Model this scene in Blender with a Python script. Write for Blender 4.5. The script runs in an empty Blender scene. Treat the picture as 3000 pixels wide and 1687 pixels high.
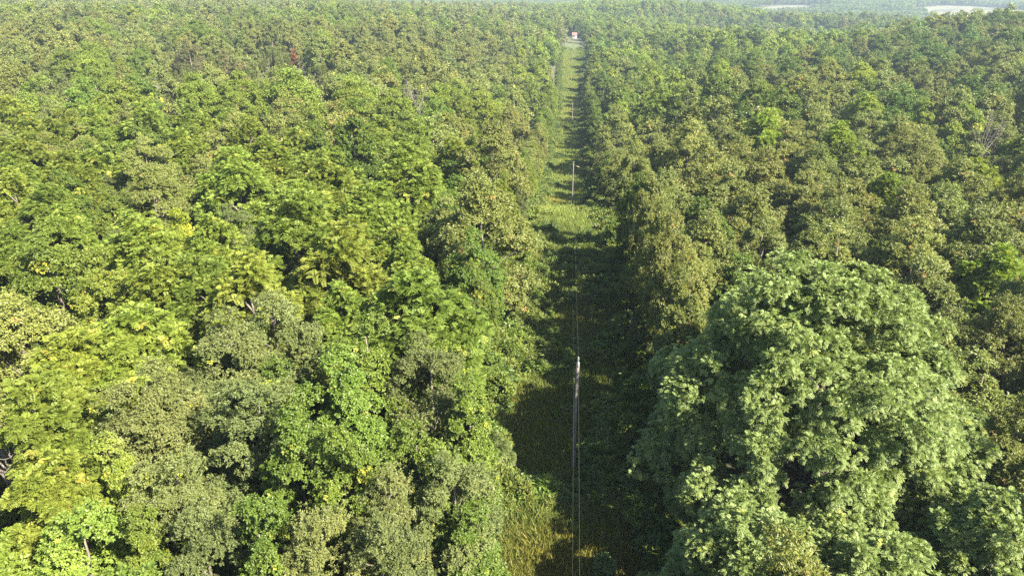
import bpy, math, random
import numpy as np
from mathutils import Vector, Matrix

# ------------------------------------------------------------------ camera, sky, sun, exposure
SC = bpy.context.scene
COL = SC.collection
R = math.radians
CAM_Z, PITCH, YAW = 34.0, 23.0, 4.85
F = 2027.0                                   # focal length in pixels of the 3000 x 1687 photograph
cam = bpy.data.cameras.new('camera')
cam_o = bpy.data.objects.new('camera', cam)
COL.objects.link(cam_o)
cam.sensor_width = 36.0
cam.lens = 36.0 * F / 3000.0
cam.clip_start, cam.clip_end = 0.5, 20000
cam_o.location = (0, 0, CAM_Z)
cam_o.rotation_euler = (R(90 - PITCH), 0, R(YAW))
SC.camera = cam_o

SUN_EL, SUN_AZ = 41.0, 122.0                  # azimuth clockwise from the corridor's far end (+Y)
w = bpy.data.worlds.new('World')
SC.world = w
w.use_nodes = True
nt = w.node_tree
bg = nt.nodes['Background']
sky = nt.nodes.new('ShaderNodeTexSky')
sky.sky_type = 'NISHITA'
sky.sun_disc = False
sky.sun_elevation = R(SUN_EL)
sky.sun_rotation = R(SUN_AZ)
sky.air_density, sky.dust_density, sky.ozone_density = 1.0, 1.2, 1.0
nt.links.new(sky.outputs[0], bg.inputs[0])
bg.inputs[1].default_value = 0.068
sun = bpy.data.lights.new('sun', 'SUN')
sun.energy, sun.angle, sun.color = 5.0, R(0.53), (1.0, 0.91, 0.75)
sun_o = bpy.data.objects.new('sun', sun)
COL.objects.link(sun_o)
sd = Vector((math.cos(R(SUN_EL)) * math.sin(R(SUN_AZ)), math.cos(R(SUN_EL)) * math.cos(R(SUN_AZ)), math.sin(R(SUN_EL))))
sun_o.rotation_euler = sd.to_track_quat('Z', 'Y').to_euler()
sun_o.location = sd * 300
vs = SC.view_settings
vs.view_transform, vs.look, vs.gamma, vs.use_curve_mapping = 'Standard', 'None', 1.0, False
vs.exposure = 2.72
SC.cycles.use_denoising = False
SC.cycles.max_bounces = 5
SC.cycles.diffuse_bounces = 3
SC.cycles.glossy_bounces = 2
SC.cycles.transmission_bounces = 4
SC.cycles.volume_bounces = 1
SC.cycles.sample_clamp_indirect = 6.0

# ------------------------------------------------------------------ camera maths (numpy)
sp, cp, sy, cy = math.sin(R(PITCH)), math.cos(R(PITCH)), math.sin(R(YAW)), math.cos(R(YAW))


def ray(u, v):
    """world direction through a pixel of the 3000 x 1687 photograph"""
    a, b = (u - 1500.0) / F, (843.5 - v) / F
    D, Z = cp + b * sp, -sp + b * cp
    return np.array((a * cy - D * sy, D * cy + a * sy, Z))


def lat_d(x, y):
    return x * cy + y * sy, -x * sy + y * cy


def from_lat_d(l, d):
    return l * cy - d * sy, l * sy + d * cy


def project(x, y, z):
    l, d = lat_d(x, y)
    h = z - CAM_Z
    dep = d * cp - h * sp
    up = d * sp + h * cp
    dep = np.maximum(dep, 0.1)
    return 1500 + F * l / dep, 843.5 - F * up / dep, dep


# ------------------------------------------------------------------ terrain height
_ctl = []


def ctl_world(pts):
    for x, y, z in pts:
        l, d = lat_d(x, y)
        _ctl.append((l, d, z))


def ctl_cam(pts):
    _ctl.extend(pts)


ctl_world([(0, y, z) for y, z in ((-60, 1), (5, 1), (25, .4), (43, 0), (65, .2), (85, .6), (103, .8), (112, .2), (124, -4.2), (145, -9.3),
                                  (200, -12), (270, -14), (330, -15.2), (390, -13.6), (450, -10.4), (485, -8.0), (520, -6.2), (600, -4.5), (700, -3.5), (900, 0.5),
                                  (1150, 4), (1600, -3))])
ctl_cam([(-60, 20, 0), (-40, 60, 0), (-60, 100, 0), (-95, 150, 0), (-140, 165, -1), (-40, 130, 0), (-110, 190, -3), (-55, 175, -2.5), (-35, 220, -4.5), (-50, 290, -1),
         (-170, 210, -1), (-190, 280, 5), (-100, 260, 1.5), (-60, 380, 3), (-290, 400, 8), (-130, 440, 7), (-420, 520, 12), (-100, 620, 7), (-200, 640, 10), (-600, 750, 15), (-250, 850, 12),
         (-900, 1100, 16), (-400, 1100, 10), (-1300, 1600, 9), (-600, 1700, 4),
         (40, 40, 0), (30, 80, 0), (60, 100, 0), (90, 120, 0), (60, 140, -.5), (110, 165, -3), (70, 190, -4), (60, 260, -7), (150, 210, -3), (190, 270, 1.5),
         (230, 310, 5), (285, 400, 8), (330, 420, 9), (150, 330, -7), (110, 400, -9), (260, 520, -8), (460, 600, -9), (150, 600, -8), (330, 690, -26), (385, 810, -4), (250, 770, -20), (285, 905, -1), (600, 900, -18), (120, 850, -4), (700, 700, -10),
         (80, 800, -1), (140, 1000, 11), (230, 1000, 9), (330, 1050, -2), (480, 1300, -19), (520, 1520, -15), (560, 1700, 2), (610, 1830, 8), (700, 1100, -21), (880, 1370, -20), (930, 1510, -5), (1060, 1500, -5), (820, 1500, -14), (1240, 2000, 13), (1000, 2000, 12), (1500, 2000, 8),
         (300, 1500, -6), (400, 2100, 3),
         (-2500, 3000, 12), (-600, 3200, 12), (800, 3200, 9), (2300, 3200, 12), (0, 6500, 34), (-4200, 5500, 30), (4200, 5500, 32), (0, 4200, 14),
         (-80, -60, 0), (80, -60, 0), (-2000, -500, 0), (2000, -500, 0), (0, -3000, 0)])


def _warp(l, d):
    r = np.sqrt(l * l + d * d)
    return np.arctan2(l, d) * 1.5, np.log(r + 45.0)


_C = np.array(_ctl, float)
_cu, _cv = _warp(_C[:, 0], _C[:, 1])


def _tps(r2):
    return 0.5 * r2 * np.log(r2 + 1e-9)


_K = _tps((_cu[:, None] - _cu) ** 2 + (_cv[:, None] - _cv) ** 2) + np.eye(len(_C)) * 0.0006
_P = np.c_[np.ones(len(_C)), _cu, _cv]
_A = np.block([[_K, _P], [_P.T, np.zeros((3, 3))]])
_W = np.linalg.solve(_A, np.r_[_C[:, 2], 0, 0, 0])


rng = np.random.default_rng(7)
_wv = [(rng.normal(0, 1, 2), rng.uniform(0, 6.28)) for _ in range(14)]


def patchy(x, y, scale, seed=0):
    """smooth noise, about -1..1"""
    s = 0
    for i, (k, p) in enumerate(_wv):
        s = s + np.sin((k[0] * x + k[1] * y) / scale + p + seed * 1.7 * (i + 1))
    return s / 3.2


def ground(x, y):
    x, y = np.atleast_1d(np.asarray(x, float)), np.atleast_1d(np.asarray(y, float))
    out = np.empty(x.shape)
    for i in range(0, len(x), 20000):
        l, d = lat_d(x[i:i + 20000], y[i:i + 20000])
        u, v = _warp(l, d)
        k = _tps((u[:, None] - _cu) ** 2 + (v[:, None] - _cv) ** 2)
        out[i:i + 20000] = k @ _W[:-3] + _W[-3] + u * _W[-2] + v * _W[-1]
    r = np.hypot(x, y)
    amp = np.clip((r - 150) / 250, 0, 1) * np.clip((np.abs(x + 1) - 12) / 60, 0, 1)
    return out + amp * (2.6 * patchy(x, y, 34.0, 2) + np.clip((r - 500) / 900, 0, 1) * 3.0 * patchy(x, y, 120.0, 4))


def g1(x, y):
    return float(ground([x], [y])[0])


def hit(u, v, h, far=4000.0):
    """the first point along a pixel's ray that is h metres above the ground"""
    r = ray(u, v)
    t = np.geomspace(10, far, 700)
    z = CAM_Z + r[2] * t - h - ground(r[0] * t, r[1] * t)
    k = int(np.argmax(z < 0)) or len(t) - 1
    a, b = z[k - 1], z[k]
    tt = t[k - 1] + (t[k] - t[k - 1]) * (a / (a - b + 1e-9))
    return r[0] * tt, r[1] * tt


# ------------------------------------------------------------------ helpers
def mesh_np(name, verts, faces, mats, smooth=False, attrs=None, mat_idx=None):
    """faces: (n, k) array, k the same for every face"""
    me = bpy.data.meshes.new(name)
    verts = np.ascontiguousarray(verts, np.float32)
    faces = np.ascontiguousarray(faces, np.int32)
    n, k = faces.shape
    me.vertices.add(len(verts))
    me.vertices.foreach_set('co', verts.ravel())
    me.loops.add(n * k)
    me.loops.foreach_set('vertex_index', faces.ravel())
    me.polygons.add(n)
    me.polygons.foreach_set('loop_start', np.arange(0, n * k, k, dtype=np.int32))
    me.polygons.foreach_set('use_smooth', np.full(n, smooth))
    for m in (mats if isinstance(mats, (list, tuple)) else [mats]):
        me.materials.append(m)
    if mat_idx is not None:
        me.polygons.foreach_set('material_index', np.ascontiguousarray(mat_idx, np.int32))
    for an, (dom, arr) in (attrs or {}).items():
        a = me.attributes.new(an, 'FLOAT', dom)
        a.data.foreach_set('value', np.ascontiguousarray(arr, np.float32))
    me.update(calc_edges=True)
    return me


def link(name, me, parent=None, loc=None, color=None):
    o = bpy.data.objects.new(name, me)
    COL.objects.link(o)
    if parent:
        o.parent = parent
    if loc is not None:
        o.location = loc
    if color is not None:
        o.color = color
    return o


def tag(o, label=None, cat=None, group=None, kind=None):
    for k, v in (('label', label), ('category', cat), ('group', group), ('kind', kind)):
        if v:
            o[k] = v
    return o


def empty(name, loc, rz=0.0, sc=None):
    o = bpy.data.objects.new(name, None)
    o.empty_display_size = 0.5
    COL.objects.link(o)
    o.location = loc
    o.rotation_euler = (0, 0, rz)
    if sc is not None:
        o.scale = sc
    return o


class Acc:
    """collects quads"""
    def __init__(s):
        s.v, s.f, s.n = [], [], 0

    def add(s, v, f):
        v = np.asarray(v, float)
        f = np.asarray(f, int)
        s.v.append(v)
        s.f.append(f + s.n)
        s.n += len(v)

    def tube(s, pts, rad, sides=7, cap=True):
        pts = np.asarray(pts, float)
        rad = np.broadcast_to(rad, (len(pts),))
        t = np.gradient(pts, axis=0)
        t /= np.linalg.norm(t, axis=1)[:, None] + 1e-9
        ref = np.array((0, 0, 1.0)) if abs(t[0, 2]) < .8 else np.array((1.0, 0, 0))
        a = np.cross(t, ref)
        a /= np.linalg.norm(a, axis=1)[:, None] + 1e-9
        b = np.cross(t, a)
        th = np.arange(sides) * 2 * math.pi / sides
        ring = pts[:, None] + (a[:, None] * np.cos(th)[None, :, None] + b[:, None] * np.sin(th)[None, :, None]) * rad[:, None, None]
        v = ring.reshape(-1, 3)
        f = []
        for i in range(len(pts) - 1):
            for k in range(sides):
                k2 = (k + 1) % sides
                f.append((i * sides + k, i * sides + k2, (i + 1) * sides + k2, (i + 1) * sides + k))
        if cap:
            c = len(v)
            v = np.vstack([v, pts[-1] + t[-1] * rad[-1] * .3, pts[0] - t[0] * rad[0] * .3])
            e = (len(pts) - 1) * sides
            for k in range(0, sides, 2):
                f.append((e + k, e + (k + 1) % sides, e + (k + 2) % sides, c))
                f.append(((k + 2) % sides, (k + 1) % sides, k, c + 1))
        s.add(v, f)

    def box(s, c, h, rot=0.0):
        q = np.array([(x, y, z) for x in (-1, 1) for y in (-1, 1) for z in (-1, 1)], float) * h
        ca, sa = math.cos(rot), math.sin(rot)
        q = np.c_[q[:, 0] * ca - q[:, 1] * sa, q[:, 0] * sa + q[:, 1] * ca, q[:, 2]] + c
        s.add(q, [(0, 1, 3, 2), (4, 6, 7, 5), (0, 4, 5, 1), (2, 3, 7, 6), (0, 2, 6, 4), (1, 5, 7, 3)])

    def lathe(s, c, prof, sides=12):
        th = np.arange(sides) * 2 * math.pi / sides
        v = np.array([(c[0] + r * math.cos(t), c[1] + r * math.sin(t), c[2] + z) for r, z in prof for t in th])
        f = [(i * sides + k, i * sides + (k + 1) % sides, (i + 1) * sides + (k + 1) % sides, (i + 1) * sides + k)
             for i in range(len(prof) - 1) for k in range(sides)]
        s.add(v, f)

    def mesh(s, name, mat, smooth=False):
        return mesh_np(name, np.vstack(s.v), np.vstack(s.f), mat, smooth)


# ------------------------------------------------------------------ materials
def new_mat(name):
    m = bpy.data.materials.new(name)
    m.use_nodes = True
    n = m.node_tree
    n.nodes.clear()
    out = n.nodes.new('ShaderNodeOutputMaterial')
    return m, n, out


def node(n, typ, **kw):
    x = n.nodes.new(typ)
    for k, v in kw.items():
        setattr(x, k, v)
    return x


def mixc(n, fac, a, b, blend='MIX'):
    x = n.nodes.new('ShaderNodeMix')
    x.data_type = 'RGBA'
    x.blend_type = blend
    for sock, val in ((x.inputs['Factor'], fac), (x.inputs['A'], a), (x.inputs['B'], b)):
        if isinstance(val, (int, float)):
            sock.default_value = val
        elif isinstance(val, tuple):
            sock.default_value = (*val, 1)
        else:
            n.links.new(val, sock)
    return x.outputs['Result']


def leaf_mat(name, ca, cb, accent, gloss=0.35, rough=0.45, trans=0.35, tmul=(1.15, 1.25, .6), far=False):
    m, n, out = new_mat(name)
    t = node(n, 'ShaderNodeAttribute', attribute_name='tint')
    k = node(n, 'ShaderNodeAttribute', attribute_name='accent')
    c = mixc(n, t.outputs['Fac'], ca, cb)
    c = mixc(n, k.outputs['Fac'], c, accent)
    if far:
        a = node(n, 'ShaderNodeAttribute', attribute_name='tcol', attribute_type='INSTANCER')
        oc = a.outputs['Color']
    else:
        oc = node(n, 'ShaderNodeObjectInfo').outputs['Color']
    c = mixc(n, 1.0, c, oc, 'MULTIPLY')
    p = node(n, 'ShaderNodeBsdfPrincipled')
    n.links.new(c, p.inputs['Base Color'])
    p.inputs['Roughness'].default_value = rough
    p.inputs['Specular IOR Level'].default_value = gloss
    tr = node(n, 'ShaderNodeBsdfTranslucent')
    n.links.new(mixc(n, 1.0, c, tmul, 'MULTIPLY'), tr.inputs['Color'])
    mx = node(n, 'ShaderNodeMixShader')
    mx.inputs[0].default_value = trans
    n.links.new(p.outputs[0], mx.inputs[1])
    n.links.new(tr.outputs[0], mx.inputs[2])
    n.links.new(mx.outputs[0], out.inputs['Surface'])
    return m


def plain(name, ca, cb, scale=3.0, rough=.85, detail=4, stretch=(1, 1, 1), metallic=0.0, coord='Object'):
    m, n, out = new_mat(name)
    tc = node(n, 'ShaderNodeTexCoord')
    mp = node(n, 'ShaderNodeMapping')
    mp.inputs['Scale'].default_value = stretch
    n.links.new(tc.outputs[coord], mp.inputs[0])
    no = node(n, 'ShaderNodeTexNoise')
    no.inputs['Scale'].default_value = scale
    no.inputs['Detail'].default_value = detail
    n.links.new(mp.outputs[0], no.inputs['Vector'])
    rp = node(n, 'ShaderNodeMapRange')
    rp.inputs[1].default_value, rp.inputs[2].default_value = .3, .7
    n.links.new(no.outputs['Fac'], rp.inputs[0])
    c = mixc(n, rp.outputs[0], ca, cb)
    p = node(n, 'ShaderNodeBsdfPrincipled')
    p.inputs['Roughness'].default_value = rough
    p.inputs['Metallic'].default_value = metallic
    n.links.new(c, p.inputs['Base Color'])
    n.links.new(p.outputs[0], out.inputs['Surface'])
    return m


# species: colour a, colour b, accent colour, gloss, roughness, translucency
SPEC = {
    'oak':    ((.094, .112, .024), (.160, .176, .044), (.26, .18, .06), .24, .42, .28),
    'walnut': ((.100, .142, .020), (.166, .200, .034), (.25, .25, .05), .20, .50, .42),
    'grey':   ((.066, .086, .025), (.122, .138, .044), (.24, .26, .03), .20, .45, .26),
    'mid':    ((.066, .104, .015), (.130, .170, .026), (.26, .27, .04), .28, .42, .34),
    'locust': ((.118, .158, .048), (.178, .215, .070), (.22, .24, .06), .28, .50, .38),
    'cedar':  ((.070, .088, .018), (.105, .118, .028), (.12, .10, .03), .2, .7, .15),
}
LM = {k: leaf_mat(k + '_leaf', *v[:3], gloss=v[3], rough=v[4], trans=v[5]) for k, v in SPEC.items()}
LMF = {k: leaf_mat(k + '_leaf_far', *v[:3], gloss=v[3], rough=v[4], trans=v[5], far=True) for k, v in SPEC.items()}
BARK = plain('bark', (.055, .045, .036), (.14, .12, .10), 6, .9, 5, (1, 1, .25))
DEADWOOD = plain('dead_wood', (.065, .055, .048), (.125, .11, .095), 5, .85, 5, (1, 1, .25))


# ------------------------------------------------------------------ leaves and crowns
def unit(a):
    return a / (np.linalg.norm(a, axis=-1, keepdims=True) + 1e-9)


def rdir(g, n):
    return unit(g.normal(0, 1, (n, 3)))


def leaf_quads(base, axis, nrm, L, W, curl=.15):
    """one folded rhombus per leaf -> verts (n*4,3)"""
    axis = unit(axis)
    side = unit(np.cross(axis, nrm))
    nrm = np.cross(side, axis)
    L, W = np.broadcast_to(L, len(base))[:, None], np.broadcast_to(W, len(base))[:, None]
    mid = base + axis * L * .45
    v = np.stack([base, mid + side * W * .5 + nrm * W * .12, base + axis * L - nrm * L * curl, mid - side * W * .5 + nrm * W * .12], 1)
    return v.reshape(-1, 3)


def lobes_of(g, Rr, zlo, zhi, n, form='round', rk=(.20, .38), kk=(.50, .80)):
    """lobe centres and radii that fill a crown"""
    d = rdir(g, n * 3)
    d = d[d[:, 2] > -.75][:n]
    H = (zhi - zlo) / 2
    k = g.uniform(*kk, len(d))[:, None]
    c = d * k * np.array((Rr, Rr, H))
    if form == 'cone':
        s = np.clip(1.15 - (c[:, 2] + H) / (2 * H) * .85, .2, 1)
        c[:, :2] *= s[:, None]
    c[:, 2] += (zlo + zhi) / 2
    r = Rr * g.uniform(*rk, len(d))
    if form == 'cone':
        r *= np.clip(1.1 - (c[:, 2] - zlo) / (2 * H) * .55, .4, 1)
    top = np.array([[g.normal(0, .12) * Rr, g.normal(0, .12) * Rr, zhi - Rr * .3]])
    return np.vstack([c, top]), np.r_[r, Rr * .36]


def twigs_of(g, c, r, per, center, flat=1.0):
    """twig tips and their outward directions on the lobes"""
    n = len(c)
    d = rdir(g, n * per)
    ci = np.repeat(np.arange(n), per)
    out = unit(c[ci] - center + np.array((0, 0, .35)))
    d = unit(d + out * .75 + np.array((0, 0, .25)))
    rad = r[ci] * (g.uniform(.45, 1.0, len(d)) ** .5) * (1 + .18 * g.normal(0, 1, len(d)))
    p = c[ci] + d * rad[:, None] * np.array((1, 1, flat))
    return p, d, ci


def foliage(g, c, r, center, per, leaves, L, W, style, accent=.02, accent_lobes=0.0, lobe_var=.28):
    """returns verts, tint, accent per quad"""
    p, d, ci = twigs_of(g, c, r, per, center)
    n = len(p)
    lob_t = g.uniform(-lobe_var, lobe_var, len(c))[ci]
    tw_t = g.uniform(-.15, .15, n)
    acc_l = (g.random(len(c)) < accent_lobes)[ci]
    acc_t = (g.random(n) < accent) | (acc_l & (g.random(n) < .8))
    if style == 'frond':
        k = leaves
        pp = np.repeat(p, k, 0)
        dd = np.repeat(d, k, 0)
        ax = unit(rdir(g, n * k) * .85 + dd * .8 + np.array((0, 0, .12)))
        pairs = 5
        fl = L * g.uniform(.75, 1.25, len(pp))
        up = unit(np.array((0, 0, 1.0)) + .35 * rdir(g, len(pp)) + dd * .3)
        side = unit(np.cross(ax, up))
        nr = np.cross(side, ax)
        V, T = [], []
        tt = np.repeat(lob_t + tw_t, k) + g.uniform(-.2, .2, len(pp))
        for i in range(pairs):
            t = .18 + .8 * i / (pairs - 1)
            q = pp + ax * (fl * t)[:, None] - np.array((0, 0, 1.0)) * (fl * .30 * t * t)[:, None]
            a2 = ax - np.array((0, 0, 1.0)) * (.6 * t)
            s = math.sin(math.pi * (.2 + .75 * t)) * .5 + .5
            for sg in (-1, 1):
                V.append(leaf_quads(q, side * sg * 1.0 + a2 * .45, nr, fl * W * s, fl * .21, .1).reshape(-1, 4, 3))
                T.append(tt)
        V = np.stack(V, 1).reshape(-1, 3)
        T = np.stack(T, 1).ravel()
        A = np.repeat(np.repeat(acc_t, k), 2 * pairs)
    else:
        k = leaves
        pp = np.repeat(p, k, 0)
        dd = np.repeat(d, k, 0)
        rd = rdir(g, n * k)
        ax = unit(rd + dd * .55 - np.array((0, 0, .15 if style == 'leaf' else .45)))
        base = pp + rd * (L * .55) * g.uniform(0, 1, (len(pp), 1))
        nr = unit(dd * 1.1 + np.array((0, 0, .5)) + rdir(g, len(pp)) * .5)
        s = g.uniform(.7, 1.25, len(pp))
        V = leaf_quads(base, ax, nr, L * s, W * s)
        T = np.repeat(lob_t + tw_t, k) + g.uniform(-.2, .2, len(pp))
        A = np.repeat(acc_t, k)
    return V, np.clip(.5 + T, 0, 1), A.astype(float)


def crown_mesh(name, g, mat, c, r, center, **kw):
    V, T, A = foliage(g, c, r, center, **kw)
    return mesh_np(name, V, np.arange(len(V)).reshape(-1, 4), mat, attrs={'tint': ('FACE', T), 'accent': ('FACE', A)})


def trunk_mesh(name, g, c, zt, base_r, mat, n_limb=9):
    a = Acc()
    k = 9
    z = np.linspace(-.4, zt, k)
    wob = np.cumsum(g.normal(0, .07, (k, 2)), 0)
    P = np.c_[wob - wob[0], z]
    rr = base_r * (1 - .8 * (z / zt).clip(0, 1))
    rr[0] *= 1.5
    a.tube(P, rr, 8)
    for ci in g.choice(len(c), min(n_limb, len(c)), replace=False):
        e = c[ci]
        z0 = max(zt * .25, e[2] - np.hypot(e[0], e[1]) * g.uniform(.7, 1.1) - .5)
        z0 = min(z0, zt * .9)
        s0 = np.array((np.interp(z0, z, P[:, 0]), np.interp(z0, z, P[:, 1]), z0))
        tt = np.linspace(0, 1, 6)[:, None]
        q = s0 + (e - s0) * tt + np.array((0, 0, 1.0)) * (np.sin(tt * 3.14) * .25) + g.normal(0, .06, (6, 3)) * tt
        a.tube(q, base_r * .42 * (1 - .8 * tt[:, 0]), 6)
    return a.mesh(name, mat, True)


TREE_H = 14.0
KIND = {   # crown radius, bottom, top, lobes, form, style, twigs per lobe, leaves per twig, leaf length, width, accent twigs, accent lobes
    'oak':    (3.3, 2.2, 14.0, 48, 'round', 'droop', 72, 18, .18, .075, .008, 0),
    'walnut': (3.4, 2.4, 13.8, 50, 'round', 'frond', 50, 6, .37, .42, .02, 0),
    'grey':   (3.0, 1.8, 13.8, 48, 'round', 'leaf', 70, 18, .15, .060, .004, .03),
    'mid':    (3.1, 1.2, 13.8, 52, 'round', 'leaf', 76, 19, .135, .085, .008, .03),
    'locust': (3.6, 2.0, 14.0, 46, 'round', 'frond', 48, 6, .30, .38, .02, 0),
}
PROTO = {}
for sp_i, (kind, (Rr, zl, zh, nl, form, style, per, lv, L, W, acc, accl)) in enumerate(KIND.items()):
    PROTO[kind] = []
    for vi in range({'oak': 4, 'walnut': 4, 'grey': 3, 'mid': 3, 'locust': 1}[kind]):
        g = np.random.default_rng(100 + sp_i * 10 + vi)
        f = 'cone' if (kind in ('oak', 'mid') and vi == 1) else form
        c, r = lobes_of(g, Rr * g.uniform(.92, 1.08), zl, zh * g.uniform(.95, 1.03), nl, f)
        ctr = np.array((0, 0, (zl + zh) / 2 - 1.5))
        cm = crown_mesh(kind + '_crown', g, LM[kind], c, r, ctr, per=per, leaves=lv, L=L, W=W, style=style, accent=acc, accent_lobes=accl)
        tm = trunk_mesh(kind + '_trunk', g, c, zh * .86, .2, BARK)
        PROTO[kind].append((cm, tm))


def lod_mesh(name, g, kind, nl, per, lv, L, W, form='round', Rr=None, trunk=True):
    R0, zl, zh = KIND[kind][:3] if kind in KIND else (1.6, .4, 8.0)
    Rr = Rr or R0
    c, r = lobes_of(g, Rr, zl, zh, nl, form, (.13, .25), (.62, .86))
    V, T, A = foliage(g, c, r, np.array((0, 0, (zl + zh) / 2 - 1.5)), per, lv, L, W, 'leaf', .004, 0, .14)
    nq = len(V) // 4
    Fq = np.arange(len(V)).reshape(-1, 4)
    mi = np.zeros(nq, int)
    mats = [LMF[kind]]
    if trunk:
        a = Acc()
        a.tube([(0, 0, -.5), (.05, 0, zl), (0, .05, zh * .8)], [.24, .18, .05], 5, cap=False)
        tv, tf = np.vstack(a.v), np.vstack(a.f)
        Fq = np.vstack([Fq, tf + len(V)])
        V = np.vstack([V, tv])
        mi = np.r_[mi, np.ones(len(tf), int)]
        T, A = np.r_[T, np.zeros(len(tf))], np.r_[A, np.zeros(len(tf))]
        mats.append(BARK)
    return mesh_np(name, V, Fq, mats, attrs={'tint': ('FACE', T), 'accent': ('FACE', A)}, mat_idx=mi)


# ------------------------------------------------------------------ where things stand
HOUSE = hit(1683, 106, 2.0)


def corridor_x(y):
    """centre line and half width of the cleared strip"""
    yy = np.asarray(y, float)
    return np.interp(yy, (0, 60, 120, 300, 500, 900), (.4, .3, -.3, -.8, -1.4, -3)), np.interp(yy, (0, 40, 110, 140, 200, 300, 380, 480, 540, 620, 760), (6.3, 6.3, 6.0, 6.4, 5.7, 5.2, 5.6, 7.2, 8.5, 5.5, 4.5))


def in_corridor(x, y, pad=0.0):
    c, h = corridor_x(y)
    return (np.abs(x - c) < h + pad) & (y < HOUSE[1])


FIELDS = {   # outlines in photograph pixels, laid on the terrain
    'pale_field': [(2690, 36), (2730, 44), (2760, 60), (2900, 60), (3060, 52), (3060, 34), (2960, 30), (2880, 22), (2780, 18), (2715, 22)],
    'straw_field': [(2235, 22), (2360, 16), (2366, 30), (2300, 36), (2250, 39), (2196, 42)],
    'meadow': [(2180, 67), (2230, 71), (2320, 79), (2332, 98), (2240, 98), (2172, 86)],
    'green_meadow': [(2390, 92), (2490, 98), (2506, 124), (2420, 124), (2362, 114)],
}


def poly_in(px, py, x, y):
    ins = np.zeros(np.shape(x), bool)
    n = len(px)
    for i in range(n):
        j = i - 1
        cnd = ((py[i] > y) != (py[j] > y)) & (x < (px[j] - px[i]) * (y - py[i]) / (py[j] - py[i] + 1e-12) + px[i])
        ins ^= cnd
    return ins


FIELD_W = {}
for k, pts in FIELDS.items():
    FIELD_W[k] = np.array([hit(u, v, 0.0, 3500.0) for u, v in pts])


def in_field(x, y):
    m = np.zeros(np.shape(x), bool)
    for P in FIELD_W.values():
        m |= poly_in(P[:, 0], P[:, 1], x, y)
    m |= (np.hypot(x - HOUSE[0], y - HOUSE[1]) < 11) | ((np.abs(x - HOUSE[0]) < 6) & (y > HOUSE[1] - 40) & (y < HOUSE[1]))
    return m


# ------------------------------------------------------------------ ground
_ang = np.unique(np.r_[np.linspace(-60, 60, 301), np.linspace(60, 300, 61)])[:-1]
_rad = np.r_[0.5, np.geomspace(4, 9000, 210)]
aa, rr_ = np.meshgrid(np.radians(_ang), _rad)
gl, gd = (np.sin(aa) * rr_).ravel(), (np.cos(aa) * rr_).ravel()
gx, gy = from_lat_d(gl, gd)
gz = ground(gx, gy)
na, nr_ = len(_ang), len(_rad)
i0 = np.arange(nr_ - 1)[:, None] * na + np.arange(na)[None, :]
i1 = np.arange(nr_ - 1)[:, None] * na + (np.arange(na)[None, :] + 1) % na
gf = np.stack([i0, i1, i1 + na, i0 + na], -1).reshape(-1, 4)
c_, h_ = corridor_x(gy)
grassy = np.clip((h_ + 1.0 - np.abs(gx - c_)) / 2.5, 0, 1) * (gy < 640)
GM, n, out = new_mat('forest_floor_and_grass')
tc = node(n, 'ShaderNodeNewGeometry')
at = node(n, 'ShaderNodeAttribute', attribute_name='grassy')
n1 = node(n, 'ShaderNodeTexNoise')
n1.inputs['Scale'].default_value, n1.inputs['Detail'].default_value = .35, 6
n2 = node(n, 'ShaderNodeTexNoise')
n2.inputs['Scale'].default_value, n2.inputs['Detail'].default_value = .06, 3
for q in (n1, n2):
    n.links.new(tc.outputs['Position'], q.inputs['Vector'])
floor_c = mixc(n, n1.outputs['Fac'], (.030, .028, .014), (.050, .060, .020))
gr_c = mixc(n, n1.outputs['Fac'], (.030, .048, .011), (.066, .080, .020))
c2 = mixc(n, at.outputs['Fac'], floor_c, gr_c)
p = node(n, 'ShaderNodeBsdfPrincipled')
p.inputs['Roughness'].default_value = .95
n.links.new(c2, p.inputs['Base Color'])
n.links.new(p.outputs[0], out.inputs['Surface'])
gr_o = link('ground', mesh_np('ground', np.c_[gx, gy, gz], gf, GM, True, {'grassy': ('POINT', grassy)}))
tag(gr_o, 'dark forest floor and grassy strip under the trees', 'ground', kind='structure')

FM = {'pale_field': plain('pale_field_grass', (.072, .068, .034), (.088, .082, .044), .02, .95),
      'straw_field': plain('straw', (.075, .070, .045), (.09, .084, .056), .02, .95),
      'meadow': plain('meadow_grass', (.085, .09, .035), (.11, .112, .048), .03, .95),
      'green_meadow': plain('green_meadow_grass', (.065, .09, .028), (.085, .11, .036), .03, .95)}
FL = {'pale_field': 'wide pale hay field on the far hillside', 'straw_field': 'narrow straw coloured field among far woods',
      'meadow': 'small yellow meadow between woods in the valley', 'green_meadow': 'small green meadow in the valley woods'}
for k, P in FIELD_W.items():
    c0 = P.mean(0)
    rings = np.linspace(0.02, 1, 9)
    V = np.vstack([c0 + (P - c0) * q for q in rings])
    z = ground(V[:, 0], V[:, 1]) + .35
    m = len(P)
    f = [(i * m + j, i * m + (j + 1) % m, (i + 1) * m + (j + 1) % m, (i + 1) * m + j) for i in range(8) for j in range(m)]
    o = link(k, mesh_np(k, np.c_[V, z], f, FM[k], True))
    tag(o, FL[k], 'field', kind='structure')
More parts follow.
